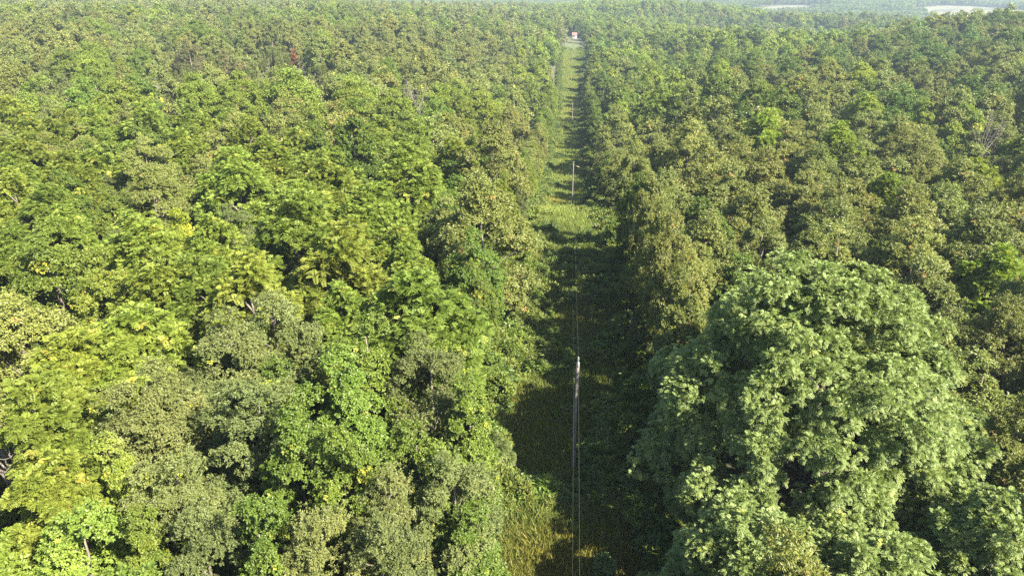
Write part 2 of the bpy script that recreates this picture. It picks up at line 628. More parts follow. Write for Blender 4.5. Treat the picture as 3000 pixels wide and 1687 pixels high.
# dry mown patch in the strip
ys = np.linspace(498, 540, 12)
V = []
for y in ys:
    cx, hw = corridor_x(y)
    for t in np.linspace(-1, 1, 9):
        V.append((cx + t * hw * (.95 + .06 * math.sin(y * 1.3 + t * 4)), y + 2.0 * math.sin(t * 3), 0))
V = np.array(V)
V[:, 2] = ground(V[:, 0], V[:, 1]) + .12
f = [(i * 9 + j, i * 9 + j + 1, (i + 1) * 9 + j + 1, (i + 1) * 9 + j) for i in range(11) for j in range(8)]
tag(link('dry_track', mesh_np('dry_track', V, f, plain('dry_grass', (.12, .10, .05), (.17, .14, .075), .3, .95), True)),
    'pale dry patch of ground crossing the strip', 'track', kind='structure')

# ------------------------------------------------------------------ trees
SP_COL = {'oak': (1, 1, 1), 'walnut': (1, 1, 1), 'grey': (1, 1, 1), 'mid': (1, 1, 1), 'pale': (1.35, 1.25, 1.3), 'dark': (.80, .88, .80), 'dull': (1.38, 1.32, 1.15),
          'locust': (1, 1, 1), 'yellow': (2.0, 1.55, .9), 'bright': (1.12, 1.14, .95), 'lush': (1.52, 1.40, 1.15), 'purple': (1.15, .95, 1.2)}
SP_MESH = {'oak': 'oak', 'walnut': 'walnut', 'grey': 'grey', 'mid': 'mid', 'pale': 'mid', 'dark': 'mid', 'dull': 'grey', 'locust': 'locust', 'yellow': 'mid',
           'bright': 'walnut', 'lush': 'mid', 'purple': 'grey'}
WORDS = {'oak': 'olive glossy oak', 'walnut': 'yellow-green walnut', 'grey': 'grey-green oak', 'mid': 'mid-green leafy tree', 'pale': 'pale-leaved tree',
         'dark': 'dark green tree', 'dull': 'dull grey-green oak', 'locust': 'feathery locust', 'yellow': 'yellowing tree', 'bright': 'bright lime-green tree', 'lush': 'lush green tree', 'purple': 'purplish oak'}

# trees one can tell apart in the photograph: pixel of the crown's middle, species, crown diameter, height
HAND = [
    (175, 1251, 'walnut', 6.0, 13), (190, 1455, 'walnut', 5.0, 12), (262, 1620, 'pale', 5.0, 12), (361, 1437, 'pale', 3.8, 12.5), (454, 1204, 'grey', 5.5, 14),
    (507, 1470, 'grey', 4.2, 13), (740, 1251, 'grey', 5.2, 14), (815, 1190, 'mid', 4.5, 13.5), (903, 1330, 'mid', 4.5, 14), (670, 1047, 'grey', 5.5, 14.5),
    (800, 985, 'grey', 5.5, 15), (408, 1018, 'walnut', 7, 14), (250, 1115, 'walnut', 6, 13), (80, 1010, 'oak', 7.5, 14.5), (466, 890, 'walnut', 6.5, 13), (610, 880, 'walnut', 6, 13),
    (1077, 1057, 'mid', 5.5, 14.5), (1252, 1110, 'grey', 5, 13.5), (1235, 920, 'walnut', 8, 15), (1019, 1190, 'mid', 5, 14), (1369, 1235, 'mid', 4.4, 12.5),
    (1223, 1380, 'mid', 4.6, 13), (1019, 1440, 'mid', 4, 13), (1330, 1470, 'grey', 4.0, 12.5), (932, 1640, 'grey', 3.8, 12.5), (786, 1640, 'mid', 3.8, 12.5),
    (610, 1610, 'grey', 3.8, 12), (1375, 1610, 'mid', 4.4, 10), (437, 1640, 'mid', 3.8, 11.5), (1136, 1640, 'grey', 4, 12), (1136, 1510, 'grey', 3.6, 12.5),
    (874, 690, 'walnut', 11, 15.5), (1107, 640, 'walnut', 9, 14), (687, 524, 'walnut', 12, 15.5), (1194, 495, 'walnut', 12, 15.5), (960, 553, 'walnut', 10, 14.5),
    (1420, 650, 'oak', 11.0, 16.5), (1440, 450, 'oak', 11, 17), (1500, 365, 'oak', 11, 17), (1040, 375, 'dark', 14, 18), (930, 420, 'dark', 9, 14), (681, 680, 'grey', 6, 13), (536, 700, 'yellow', 4.6, 12),
    (87, 454, 'walnut', 8, 14), (210, 520, 'walnut', 7, 13.5), (47, 590, 'walnut', 7, 13.5), (192, 687, 'walnut', 6.5, 13), (437, 466, 'oak', 8, 14), (454, 570, 'oak', 7.5, 14),
    (330, 620, 'mid', 6, 12), (60, 760, 'walnut', 6, 12), (116, 290, 'pale', 14, 17), (240, 285, 'pale', 10, 16), (408, 285, 'dark', 13, 17), (670, 195, 'purple', 15, 17), (553, 146, 'purple', 13, 16),
    (1803, 370, 'oak', 11, 18), (1983, 310, 'dark', 14, 19), (2024, 430, 'oak', 10, 17), (1880, 560, 'bright', 4.2, 5.0), (1943, 600, 'oak', 8, 15),
    (2060, 720, 'oak', 6.5, 13.5), (1985, 800, 'oak', 5.5, 14), (2200, 640, 'oak', 8.5, 14), (2420, 690, 'oak', 9, 14), (2660, 740, 'oak', 9, 14.5), (2870, 720, 'oak', 9, 14.5),
    (2537, 320, 'bright', 11, 14), (2228, 385, 'bright', 11, 14), (2460, 415, 'bright', 8, 13), (2700, 345, 'lush', 10, 15), (2828, 365, 'lush', 11, 14), (2640, 330, 'dark', 11, 15), (2930, 1000, 'oak', 6, 13), (2960, 1300, 'oak', 5.0, 12),
]
g = np.random.default_rng(3)
trees = []       # x, y, species, diameter, height, special
for u, v, s, dia, h in HAND:
    if v > 860 and u < 1450:
        dia *= 1.28
    x, y = hit(u, v, h * .72)
    trees.append([x, y, s, dia, h, 1])
# the big locust right of the strip
LOC = (15.8, 39.2)


def species_at(u, v, q):
    """mix of species over the photograph's regions; q a random number"""
    def pick(**kw):
        t = 0
        for k_, p_ in kw.items():
            t += p_
            if q < t:
                return k_
        return k_
    if u < 1560:
        if v > 820:
            if u < 330:
                return pick(walnut=.5, oak=.2, pale=.15, mid=.15)
            if u < 1100:
                return pick(grey=.5, mid=.3, walnut=.2)
            return pick(mid=.5, grey=.3, walnut=.2)
        if v > 450:
            if u < 360:
                return pick(walnut=.75, mid=.25)
            if u < 650:
                return pick(oak=.4, walnut=.3, mid=.15, grey=.15)
            if u < 1200:
                return pick(walnut=.7, mid=.15, oak=.15)
            return pick(oak=.5, mid=.3, walnut=.2)
        if v > 285:
            return pick(walnut=.5, oak=.25, mid=.2, pale=.05)
        return pick(dull=.62, grey=.12, mid=.14, lush=.07, walnut=.05)
    if v > 390:
        return pick(oak=.88, mid=.08, bright=.04)
    if v > 200:
        if u > 2050:
            return pick(dark=.35, oak=.4, dull=.1, lush=.1, bright=.05)
        return pick(mid=.4, lush=.35, oak=.15, dark=.1)
    if u > 2500 and v > 60:
        return pick(dark=.35, oak=.5, mid=.15)
    return pick(lush=.4, mid=.25, dark=.25, dull=.1)


class Cells:
    def __init__(s, size):
        s.s, s.d = size, {}

    def near(s, x, y, rad, k=.5):
        cx, cy_ = int(x // s.s), int(y // s.s)
        for i in range(cx - 1, cx + 2):
            for j in range(cy_ - 1, cy_ + 2):
                for (a, b, r2) in s.d.get((i, j), ()):
                    if (a - x) ** 2 + (b - y) ** 2 < (k * (rad + r2)) ** 2:
                        return True
        return False

    def put(s, x, y, rad):
        s.d.setdefault((int(x // s.s), int(y // s.s)), []).append((x, y, rad))


cells = Cells(14.0)
DEAD = [(1222, 262, 17.5, 4.2, .85), (1192, 264, 16.5, 1.6, .8), (4, 1290, 12.5, 2.6, .75), (2905, 340, 15.0, 4.0, .95), (1655, 75, 16, 4, .95)]
for u, v, h, q, k in DEAD[:4]:
    xy = np.array(hit(u, v, h * k))
    for f_ in (1.0, .965) if xy[1] > 60 else (1.0, .9, 1.1):
        cells.put(xy[0] * f_, xy[1] * f_, 4.5)
for t in trees:
    far_ = math.hypot(t[0], t[1]) > 95
    cells.put(t[0], t[1], t[3] * (.62 if far_ else .5))
    if far_:                                     # the ones that stand out have lower growth in front of them
        k_ = 1 - t[3] * .75 / math.hypot(t[0], t[1])
        cells.put(t[0] * k_, t[1] * k_, t[3] * .5)
for th in np.arange(0, 6.28, .785):
    for q in (0, 3.5, 6.5):
        cells.put(LOC[0] + q * math.cos(th), LOC[1] + q * math.sin(th), 3.2)
# edge trees on both sides of the strip, then the inside of the wood
y = -14.0
while y < 330:
    for sgn in (-1, 1):
        c, hw = corridor_x(y)
        yy = y + g.uniform(-1, 1)
        dia = g.uniform(4.2, 6.2) * (1 if y < 130 else 1.2)
        x = float(c) + sgn * (float(hw) + dia * .45 + g.uniform(-.1, .9))
        if math.hypot(x - LOC[0], yy - LOC[1]) < 11.5 or (x > 0 and 22 < yy < 34):
            continue
        if cells.near(x, yy, dia * .5, .5 if sgn > 0 and y < 92 else .66):
            continue
        gap = sgn > 0 and 92.5 < yy < 109
        z = g1(x, yy)
        u, v, dep = project(x, yy, z + 9)
        s = species_at(u, v, g.random())
        if sgn > 0 and u < 1560 or (sgn > 0 and y > 60 and g.random() < .25):
            s = 'mid'
        trees.append([x, yy, 'bright' if gap else s, 3.4 if gap else dia, g.uniform(3.2, 4.6) if gap else g.uniform(10.5, 13.5) + (3.4 if sgn > 0 and y < 92 else 0), 0])
        cells.put(x, yy, dia * .5)
    y += g.uniform(3.6, 5.0)
NEAR_D = 140.0
for x, y in ((8.6, 20.2), (8.2, 15.5), (9.0, 11.0), (8.4, 6.0), (12.5, 17.5), (13, 12.5)):  # tall trees added beside the strip's near end to shade its grass
    trees.append([x, y, 'mid', 5.6, 13.4, 0])
    cells.put(x, y, 2.4)
for _ in range(16000):
    d = -12 + (NEAR_D + 8 + 12) * math.sqrt(g.random())
    l = g.uniform(-1, 1) * (max(d, 0) * .80 + 18)
    x, y = from_lat_d(l, d)
    if in_corridor(x, y, 2.2) or (4.5 < x < 27 and 20 < y < 34):
        continue
    base = 5.2 + 4.6 * min(1, max(d, 0) / 88)
    dia = base * g.uniform(.72, 1.45)
    if cells.near(x, y, dia * .5, .76) or (5 < x < 18 and 92.5 < y < 109):
        continue
    cells.put(x, y, dia * .5)
    trees.append([x, y, None, dia, g.uniform(11.5, 14.5) * (.93 if d < 30 else 1), 0])
for t in trees:
    t.append(g1(t[0], t[1]))
    if t[2] is None:
        u, v, dep = project(t[0], t[1], t[6] + t[4] * .75)
        t[2] = species_at(u + g.normal(0, 60), v + g.normal(0, 30), float(np.clip((patchy(t[0], t[1], 5.0, 7) * .4 + .5) * .65 + g.random() * .35, 0, .999)))

# which of them show: inside the frame, the largest first
info = []
for i, t in enumerate(trees):
    u, v, dep = project(t[0], t[1], t[6] + t[4] * .8)
    rpx = F * t[3] * .5 / dep
    vis = (-rpx * .55 < u < 3000 + rpx * .55) and (v < 1687 + rpx * .6)
    info.append((vis, (t[3] / dep) * (1 if not t[5] else 3), u, v))
order = sorted((i for i in range(len(trees)) if info[i][0]), key=lambda i: -info[i][1])
MAX_IND = 286
ind = order[:MAX_IND]
print('trees near', len(trees), 'in view', len(order), 'as things', len(ind))

ORD = ['first', 'second', 'third', 'fourth', 'fifth', 'sixth', 'seventh', 'eighth', 'ninth', 'tenth', 'eleventh', 'twelfth', 'thirteenth', 'fourteenth', 'fifteenth', 'sixteenth',
       'seventeenth', 'eighteenth', 'nineteenth', 'twentieth']


def ordinal(k):
    if k < 20:
        return ORD[k]
    return str(k + 1) + {1: 'st', 2: 'nd', 3: 'rd'}.get((k + 1) % 10, 'th')


# rows run across the picture from its bottom edge; trees are counted outward from the cleared strip
rows = {}
ROW = [0, 24, 30, 37, 44, 51, 59, 67, 75, 84, 93, 102, 112, 124, 140, 160, 190, 230, 300, 9999]
ROWNAME = ['in the front row at the bottom', 'in the second row from the bottom', 'in the row just before the nearest pole', 'level with the nearest pole', 'one row past the nearest pole',
           'two rows past the nearest pole', 'three rows past the nearest pole', 'four rows past the nearest pole', 'five rows past the nearest pole',
           'two rows before the sunlit hump', 'one row before the sunlit hump', 'level with the sunlit grassy hump', 'one row past the sunlit hump', 'just before the second pole',
           'level with the second pole', 'one row past the second pole', 'two rows past the second pole', 'halfway to the third pole', 'far beyond the third pole']
for i in ind:
    x, y = trees[i][:2]
    side = 'left' if x < 0 else 'right'
    b = next(k for k in range(len(ROW) - 1) if y < ROW[k + 1])
    rows.setdefault((b, side), []).append(i)
LABEL = {}
for (b, side), L_ in rows.items():
    L_.sort(key=lambda i: abs(trees[i][0]))
    for k, i in enumerate(L_):
        LABEL[i] = f"{WORDS[trees[i][2]]}, {ordinal(k)} {side} of the strip {ROWNAME[b]}"

grp = {'oak': 'olive oaks of the wood', 'walnut': 'yellow-green walnut trees'}


def place_tree(i, name_of={'oak': 'oak_tree', 'walnut': 'walnut_tree', 'grey': 'oak_tree', 'mid': 'leafy_tree', 'locust': 'locust_tree'}):
    x, y, s, dia, h, special, z = trees[i]
    kind = SP_MESH[s]
    variants = PROTO[kind]
    cm, tm = variants[g.integers(len(variants))]
    R0 = KIND[kind][0]
    sx = dia * .5 / R0
    zs = max(h / TREE_H, .86 * sx)               # wide crowns stay domed: the crown's foot drops into the understorey
    e = empty(name_of[kind], (x, y, z + h - TREE_H * zs), g.uniform(0, 6.28), (sx, sx * g.uniform(.93, 1.07), zs))
    col = np.array(SP_COL[s]) * g.uniform(.86, 1.16) * (1 + g.normal(0, .05) * np.array((1, 0, -.6)))
    link('crown', cm, e, color=(*col, 1))
    link('trunk', tm, e)
    tag(e, LABEL[i], 'tree', 'broadleaf trees of the wood')
    return e


for i in ind:
    place_tree(i)

# --- the big feathery locust: boughs, and smaller sprays of leaf on each bough
def boughs(gg, Rr, zl, zh, nb, sub, rb):
    k_ = np.arange(nb) + .5                            # evenly spread over the crown, then jittered
    ph, ct = k_ * 2.39996, 1 - 1.8 * k_ / nb
    st = np.sqrt(1 - ct * ct)
    d = unit(np.c_[st * np.cos(ph), st * np.sin(ph), ct] + gg.normal(0, .09, (nb, 3)))
    H = (zh - zl) / 2
    c = d * gg.uniform(.62, 1.0, len(d))[:, None] * np.array((Rr, Rr, H))
    up = (c[:, 2] + H) / (2 * H)
    c[:, :2] *= np.clip(1.25 - up * .74, .3, 1.0)[:, None]
    c[:, 2] += (zl + zh) / 2
    c = np.vstack([c, [(0, 0, zh - 1.2), (1.6, -.8, zh - 1.9), (-1.8, .4, zh - 2.3)]])
    C_, R_ = [], []
    for q in c:
        o = unit(q - np.array((0, 0, zl + H * .6)))
        r = rb * gg.uniform(.6, 1.35)
        dd = unit(rdir(gg, sub) + o * .6)
        C_.append(q + dd * r * gg.uniform(.45, 1.0, sub)[:, None])
        R_.append(r * gg.uniform(.34, .56, sub))
    return c, np.vstack(C_), np.concatenate(R_)


LOCUST = [
    (LOC[0], LOC[1], 10.2, .6, 19.0, 150, 8, 1.65, 32, 'huge rounded feathery blue-green locust right of the nearest pole, the biggest tree in the picture'),
    (23.0, 29.0, 4.2, 1.5, 11.0, 20, 7, 1.5, 34, 'lower feathery locust at the bottom right in front of the huge one'),
    (15.5, 26.8, 3.8, .8, 9.5, 18, 7, 1.4, 34, 'low feathery locust at the bottom edge in front of the middle of the huge one'),
    (9.6, 27.6, 4.0, .5, 10.0, 20, 7, 1.5, 34, 'shaded feathery locust low at the bottom between the strip and the huge one'),
]
for li, (x, y, Rr, zl, zh, nb, sub, rb, per, lab) in enumerate(LOCUST):
    gg = np.random.default_rng(500 + li)
    big, c, r = boughs(gg, Rr, zl, zh, nb, sub, rb)
    ctr = np.array((0, 0, (zl + zh) / 2 - 3))
    cm = crown_mesh('locust_crown', gg, LM['locust'], c, r, ctr, per=per, leaves=6, L=.27, W=.40, style='frond', accent=.012, lobe_var=.2)
    tm = trunk_mesh('locust_trunk', gg, big, zh * .85, .045 * Rr, BARK, 30)
    e = empty('locust_tree', (x, y, g1(x, y)))
    link('crown', cm, e, color=(1.12, 1.14, 1.15, 1))
    link('trunk', tm, e)
    tag(e, lab, 'tree', 'feathery locusts right of the strip')

# --- the rest of the wood: one mass
lodcol = bpy.data.collections.new('forest_sources')
LOD = {}
gi = 0


def add_lod(key, me):
    o = bpy.data.objects.new('forest_source_%03d' % len(lodcol.objects), me)
    lodcol.objects.link(o)
    LOD.setdefault(key, []).append(len(lodcol.objects) - 1)


for kind in ('oak', 'walnut', 'grey', 'mid'):
    for k in range(3):
        gg = np.random.default_rng(900 + k + 10 * len(LOD))
        add_lod(('mid', kind), lod_mesh('m', gg, kind, 96, 27, 13, .205 if kind != 'walnut' else .25, .115))
    for k in range(3):
        gg = np.random.default_rng(1300 + k + 10 * len(LOD))
        add_lod(('far', kind), lod_mesh('f', gg, kind, 70, 15, 6, .42, .27))
for k in range(3):
    gg = np.random.default_rng(1700 + k)
    add_lod(('mid', 'cedar'), lod_mesh('m', gg, 'cedar', 26, 30, 9, .32, .10, 'cone', 1.9))


def grove(gg, kind, n=46, size=52.0):
    V_, T_, A_ = [], [], []
    for q in range(n):
        c, r = lobes_of(gg, gg.uniform(3.2, 4.6), 2, gg.uniform(11.5, 15), 9)
        v, t, a = foliage(gg, c, r * 1.15, np.array((0, 0, 6.0)), 7, 4, 1.7, 1.25, 'leaf', 0, 0)
        v = v + np.array((gg.uniform(-.5, .5) * size, gg.uniform(-.5, .5) * size, 0))
        V_.append(v), T_.append(np.clip(t * .7 + gg.uniform(-.1, .4), 0, 1)), A_.append(a)
    V_ = np.vstack(V_)
    return mesh_np('g', V_, np.arange(len(V_)).reshape(-1, 4), LMF[kind], attrs={'tint': ('FACE', np.concatenate(T_)), 'accent': ('FACE', np.concatenate(A_))})


for k in range(4):
    add_lod(('grove', 'mid'), grove(np.random.default_rng(2000 + k), 'mid'))
for k in range(3):
    add_lod(('grove', 'grey'), grove(np.random.default_rng(2100 + k), 'grey'))

PT, PR, PS, PI_, PC = [], [], [], [], []


def put(x, y, z, s, lod, dia, h, gg):
    kind = 'cedar' if s == 'cedar' else SP_MESH[s]
    if lod == 'far' and kind == 'cedar':
        lod = 'mid'
    if kind == 'locust':
        kind = 'mid'
    ids = LOD[(lod, kind)]
    PR.append((0, 0, gg.uniform(0, 6.28)))
    R0 = KIND[kind][0] if kind in KIND else 1.9
    sx = dia * .5 / R0
    H0 = TREE_H if kind in KIND else 8.0
    zs = max(h / H0, .86 * sx)
    PT.append((x, y, z + h - H0 * zs))
    PS.append((sx, sx, zs))
    PI_.append(ids[gg.integers(len(ids))])
    col = np.array(SP_COL.get(s, (1, 1, 1))) * gg.uniform(.82, 1.2) * (1 + gg.normal(0, .05) * np.array((1, 0, -.6)))
    PC.append((*col, 1))


for i in range(len(trees)):
    if i not in set(ind):
        x, y, s, dia, h, sp_, z = trees[i]
        put(x, y, z, s, 'mid', dia, h, g)


def hexgrid(d0, d1, sp_, marg):
    dd = np.arange(d0, d1, sp_ * .9)
    P = []
    for k, d in enumerate(dd):
        w_ = d * .78 + marg
        l = np.arange(-w_, w_, sp_) + (k % 2) * sp_ * .5
        P.append(np.c_[l + g.uniform(-.33, .33, len(l)) * sp_, d + g.uniform(-.33, .33, len(l)) * sp_])
    P = np.vstack(P)
    x, y = from_lat_d(P[:, 0], P[:, 1])
    return x, y


def fill(d0, d1, sp_, lod, marg):
    x, y = hexgrid(d0, d1, sp_, marg)
    ok = ~in_field(x, y)
    c, hw = corridor_x(y)
    ok &= ~((np.abs(x - c) < hw + sp_ * .4) & (y < HOUSE[1]))
    x, y = x[ok], y[ok]
    z = ground(x, y)
    u, v, dep = project(x, y, z + 10)
    q = (patchy(x, y, 16.0) * .5 + .5) * .6 + g.random(len(x)) * .4
    q = np.clip((q - .5) * 1.25 + .5, 0, .999)
    ht = g.uniform(11.5, 18.5, len(x))
    for i in range(len(x)):
        if abs(x[i] - float(corridor_x(y[i])[0])) < 25 and y[i] < 420 and cells.near(x[i], y[i], sp_ * .5, .8):
            continue
        if lod == 'mid' and cells.near(x[i], y[i], sp_ * .5, .8):
            continue
        ced = (430 < u[i] < 1050 and 95 < v[i] < 250 and patchy(x[i], y[i], 13.0, 3) > .05) or (1650 < u[i] and 230 < v[i] < 390 and patchy(x[i], y[i], 9., 5) > .9)
        if ced:
            for _ in range(3):
                xx, yy = x[i] + g.uniform(-3, 3), y[i] + g.uniform(-3, 3)
                put(xx, yy, z[i], 'cedar', 'mid', g.uniform(3, 4.2), g.uniform(6, 10), g)
            continue
        s = species_at(u[i] + g.normal(0, 60), v[i] + g.normal(0, 14), q[i])
        put(x[i], y[i], z[i], s, lod, sp_ * g.uniform(.72, 1.22) * (1.08 + .22 * float(patchy(x[i], y[i], 22., 11))), ht[i] + 1.6 * float(patchy(x[i], y[i], 15., 12)), g)


x, y = hexgrid(12, 150, 3.4, 14)          # saplings under the canopy
ok = ~in_corridor(x, y, 1.2) & (np.hypot(x - LOC[0], y - LOC[1]) > 8)
for xx, yy, zz in zip(x[ok], y[ok], ground(x[ok], y[ok])):
    put(xx, yy, zz, 'mid' if g.random() < .7 else 'grey', 'mid', g.uniform(2.6, 4.4), g.uniform(3.5, 8.0) if not (5 < xx < 19 and 91 < yy < 110) else 2.5, g)
fill(NEAR_D + 6, 420, 11.6, 'mid', 25)
fill(420, 1250, 12.6, 'far', 30)
x, y = hexgrid(1255, 6500, 46.0, 150)
ok = ~in_field(x, y)
for P in FIELD_W.values():        # keep whole groves clear of the fields
    for a in np.linspace(0, 6.28, 9)[:-1]:
        ok &= ~poly_in(P[:, 0], P[:, 1], x + 27 * math.cos(a), y + 27 * math.sin(a))
x, y = x[ok], y[ok]
z = ground(x, y)
for i in range(len(x)):
    k = 'mid' if patchy(x[i], y[i], 200.) > -.2 else 'grey'
    ids = LOD[('grove', k)]
    PT.append((x[i], y[i], z[i] - .5))
    PR.append((0, 0, g.uniform(0, 6.28)))
    PS.append((1, 1, g.uniform(.85, 1.15)))
    PI_.append(ids[g.integers(len(ids))])
    q = g.uniform(.8, 1.15)
    PC.append((q, q, q * 1.05, 1))


def scatter(name, P, Rt, S, I, C, coll, label, cat):
    me = bpy.data.meshes.new(name)
    me.vertices.add(len(P))
    me.vertices.foreach_set('co', np.asarray(P, np.float32).ravel())
    for an, typ, arr, fld in (('rot', 'FLOAT_VECTOR', Rt, 'vector'), ('scl', 'FLOAT_VECTOR', S, 'vector'), ('idx', 'INT', I, 'value'), ('tcol', 'FLOAT_COLOR', C, 'color')):
        a = me.attributes.new(an, typ, 'POINT')
        a.data.foreach_set(fld, np.asarray(arr, np.int32 if typ == 'INT' else np.float32).ravel())
    o = link(name, me)
    ng = bpy.data.node_groups.new(name + '_nodes', 'GeometryNodeTree')
    ng.interface.new_socket('Geometry', in_out='INPUT', socket_type='NodeSocketGeometry')
    ng.interface.new_socket('Geometry', in_out='OUTPUT', socket_type='NodeSocketGeometry')
    N = ng.nodes
    gi_, go_ = N.new('NodeGroupInput'), N.new('NodeGroupOutput')
    ci = N.new('GeometryNodeCollectionInfo')
    ci.inputs['Collection'].default_value = coll
    ci.inputs['Separate Children'].default_value = True
    ci.inputs['Reset Children'].default_value = True
    ip = N.new('GeometryNodeInstanceOnPoints')
    ip.inputs['Pick Instance'].default_value = True

    def na_(nm, typ):
        q = N.new('GeometryNodeInputNamedAttribute')
        q.data_type = typ
        q.inputs['Name'].default_value = nm
        return q.outputs['Attribute']
    e2r = N.new('FunctionNodeEulerToRotation')
    ng.links.new(na_('rot', 'FLOAT_VECTOR'), e2r.inputs[0])
    ng.links.new(gi_.outputs[0], ip.inputs['Points'])
    ng.links.new(ci.outputs[0], ip.inputs['Instance'])
    ng.links.new(na_('idx', 'INT'), ip.inputs['Instance Index'])
    ng.links.new(e2r.outputs[0], ip.inputs['Rotation'])
    ng.links.new(na_('scl', 'FLOAT_VECTOR'), ip.inputs['Scale'])
    ng.links.new(ip.outputs[0], go_.inputs[0])
    md = o.modifiers.new('scatter', 'NODES')
    md.node_group = ng
    tag(o, label, cat, kind='stuff')
    return o


print('forest instances', len(PT))
scatter('forest', PT, PR, PS, PI_, PC, lodcol, 'unbroken summer wood running back to the far hills', 'forest')

# ------------------------------------------------------------------ ground cover in the strip
gc = bpy.data.collections.new('ground_cover_sources')


def grass_mesh(gg, n, hgt, rad, mat, wd=.03):
    b = np.c_[gg.normal(0, rad * .5, (n, 2)), np.zeros(n)]
    ax = unit(np.c_[gg.normal(0, .35, (n, 2)), np.ones(n)])
    nr = unit(np.c_[gg.normal(0, 1, (n, 2)), gg.uniform(0, .5, n)])
    hh = hgt * gg.uniform(.5, 1.2, n)
    V = leaf_quads(b, ax, nr, hh, wd * gg.uniform(.7, 1.5, n), .25)
    return mesh_np('grass_tuft', V, np.arange(len(V)).reshape(-1, 4), mat, attrs={'tint': ('FACE', gg.random(n)), 'accent': ('FACE', (gg.random(n) < .12).astype(float))})


GRASS = leaf_mat('grass_blades', (.066, .098, .018), (.122, .152, .032), (.17, .165, .05), .2, .6, .4, far=True)
WEED = leaf_mat('weed_leaves', (.066, .098, .018), (.120, .154, .030), (.20, .22, .04), .3, .5, .35, far=True)
for k in range(4):
    gg = np.random.default_rng(40 + k)
    o = bpy.data.objects.new('cover_source_%d' % k, grass_mesh(gg, 90, .75, .9, GRASS, .05))
    gc.objects.link(o)
for k in range(4):
    gg = np.random.default_rng(60 + k)
    c, r = lobes_of(gg, .75, .05, 1.0, 8)
    V, T, A = foliage(gg, c, r, np.array((0, 0, .2)), 14, 7, .15 + .05 * k, .08 + .02 * k, 'leaf', .02)
    o = bpy.data.objects.new('cover_source_%d' % (k + 4), mesh_np('weed', V, np.arange(len(V)).reshape(-1, 4), WEED, attrs={'tint': ('FACE', T), 'accent': ('FACE', A)}))
    gc.objects.link(o)
gP, gR, gS, gI, gC = [], [], [], [], []
wP, wR, wS, wI, wC = [], [], [], [], []
N_G = 46000
yy = 14 + (560 - 14) * g.random(N_G) ** 1.9
cc, hw = corridor_x(yy)
xx = cc + (hw + 1.2) * g.uniform(-1, 1, N_G)
zz = ground(xx, yy)
pa = patchy(xx, yy, 2.6, 9)
edge = np.abs(xx - cc) / hw
for i in range(N_G):
    big = 1 + min(1.2, yy[i] / 220)
    if pa[i] + g.normal(0, .5) > (-.05 + .75 * (1 - edge[i]) if yy[i] < 95 else .3 + 2.4 * (1 - edge[i])) or edge[i] > .95:
        if g.random() < .55:
            s = g.uniform(.7, 1.4) * (1 + .5 * max(0, edge[i] - .6)) * min(big, 1.25)
            wP.append((xx[i], yy[i], zz[i] - .05)), wR.append((0, 0, g.uniform(0, 6.28))), wS.append((s, s, s * g.uniform(.6, 1.1))), wI.append(4 + g.integers(4))
            q = g.uniform(.75, 1.25)
            wC.append((q * g.uniform(.85, 1.15), q, q * g.uniform(.8, 1.2), 1))
    else:
        s = g.uniform(.7, 1.4) * big * (.62 if yy[i] < 34 else 1)
        gP.append((xx[i], yy[i], zz[i] - .03)), gR.append((g.normal(0, .1), g.normal(0, .1), g.uniform(0, 6.28))), gS.append((s, s, s * g.uniform(.6, 1.15) / big ** .5)), gI.append(g.integers(4))
        q = g.uniform(.8, 1.2)
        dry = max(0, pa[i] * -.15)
        q *= 1.0 if yy[i] < 100 else 1.35  # farther grass tinted brighter: its sunlit look is put into the colour
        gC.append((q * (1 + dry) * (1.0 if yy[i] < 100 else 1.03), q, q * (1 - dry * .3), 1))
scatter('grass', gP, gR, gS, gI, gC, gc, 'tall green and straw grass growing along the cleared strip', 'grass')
scatter('undergrowth', wP, wR, wS, wI, wC, gc, 'low leafy weeds and brambles among the grass of the strip', 'undergrowth')

# --- shrubs and saplings one can tell apart along the strip
SHR = []
for k in range(5):
    gg = np.random.default_rng(80 + k)
    c, r = lobes_of(gg, 1.3, .2, 2.9, 14)
    st = 'frond' if k == 4 else 'leaf'
    cm = crown_mesh('shrub_crown', gg, LM['mid' if k < 3 else 'locust'], c, r, np.array((0, 0, .8)), per=30, leaves=(12 if st == 'leaf' else 5), L=(.18 if st == 'leaf' else .5), W=(.11 if st == 'leaf' else .34),
                    style=st, accent=.02)
    a = Acc()
    for q in range(5):
        e_ = c[gg.integers(len(c))]
        a.tube([(gg.normal(0, .08), gg.normal(0, .08), -.2), e_ * .5, e_], [.05, .035, .012], 5)
    SHR.append((cm, a.mesh('shrub_stems', BARK, True)))
sy_ = {-1: [], 1: []}
y = 17.0
while y < 150:
    for sgn in (-1, 1):
        c, hw = corridor_x(y)
        if not 96 < y < 118:
            sy_[sgn].append((float(c) + sgn * (float(hw) - g.uniform(.3, 1.2)), y + g.uniform(-1.2, 1.2), g.uniform(.75, 1.35)))
    y += g.uniform(4.2, 6.2) * (1 + y / 150)
for sgn, side in ((-1, 'left'), (1, 'right')):
    for k, (x, y, s) in enumerate(sorted(sy_[sgn], key=lambda q: q[1])):
        cm, tm = SHR[g.integers(5)]
        e = empty('shrub', (x, y, g1(x, y)), g.uniform(0, 6.28), (s, s, s * g.uniform(.8, 1.3)))
        q = g.uniform(.75, 1.1)
        link('foliage', cm, e, color=(q, q, q, 1))
        link('stems', tm, e)
        tag(e, f"leafy green shrub, {ordinal(k)} from the front along the {side} edge of the strip", 'shrub', 'shrubs along the strip')
x, y = hit(1770, 1640, 1.5)
e = empty('shrub', (x, y, g1(x, y)), 1.0, (.5, .5, .62))
link('foliage', SHR[4][0], e, color=(.85, .95, 1, 1))
link('stems', SHR[4][1], e)
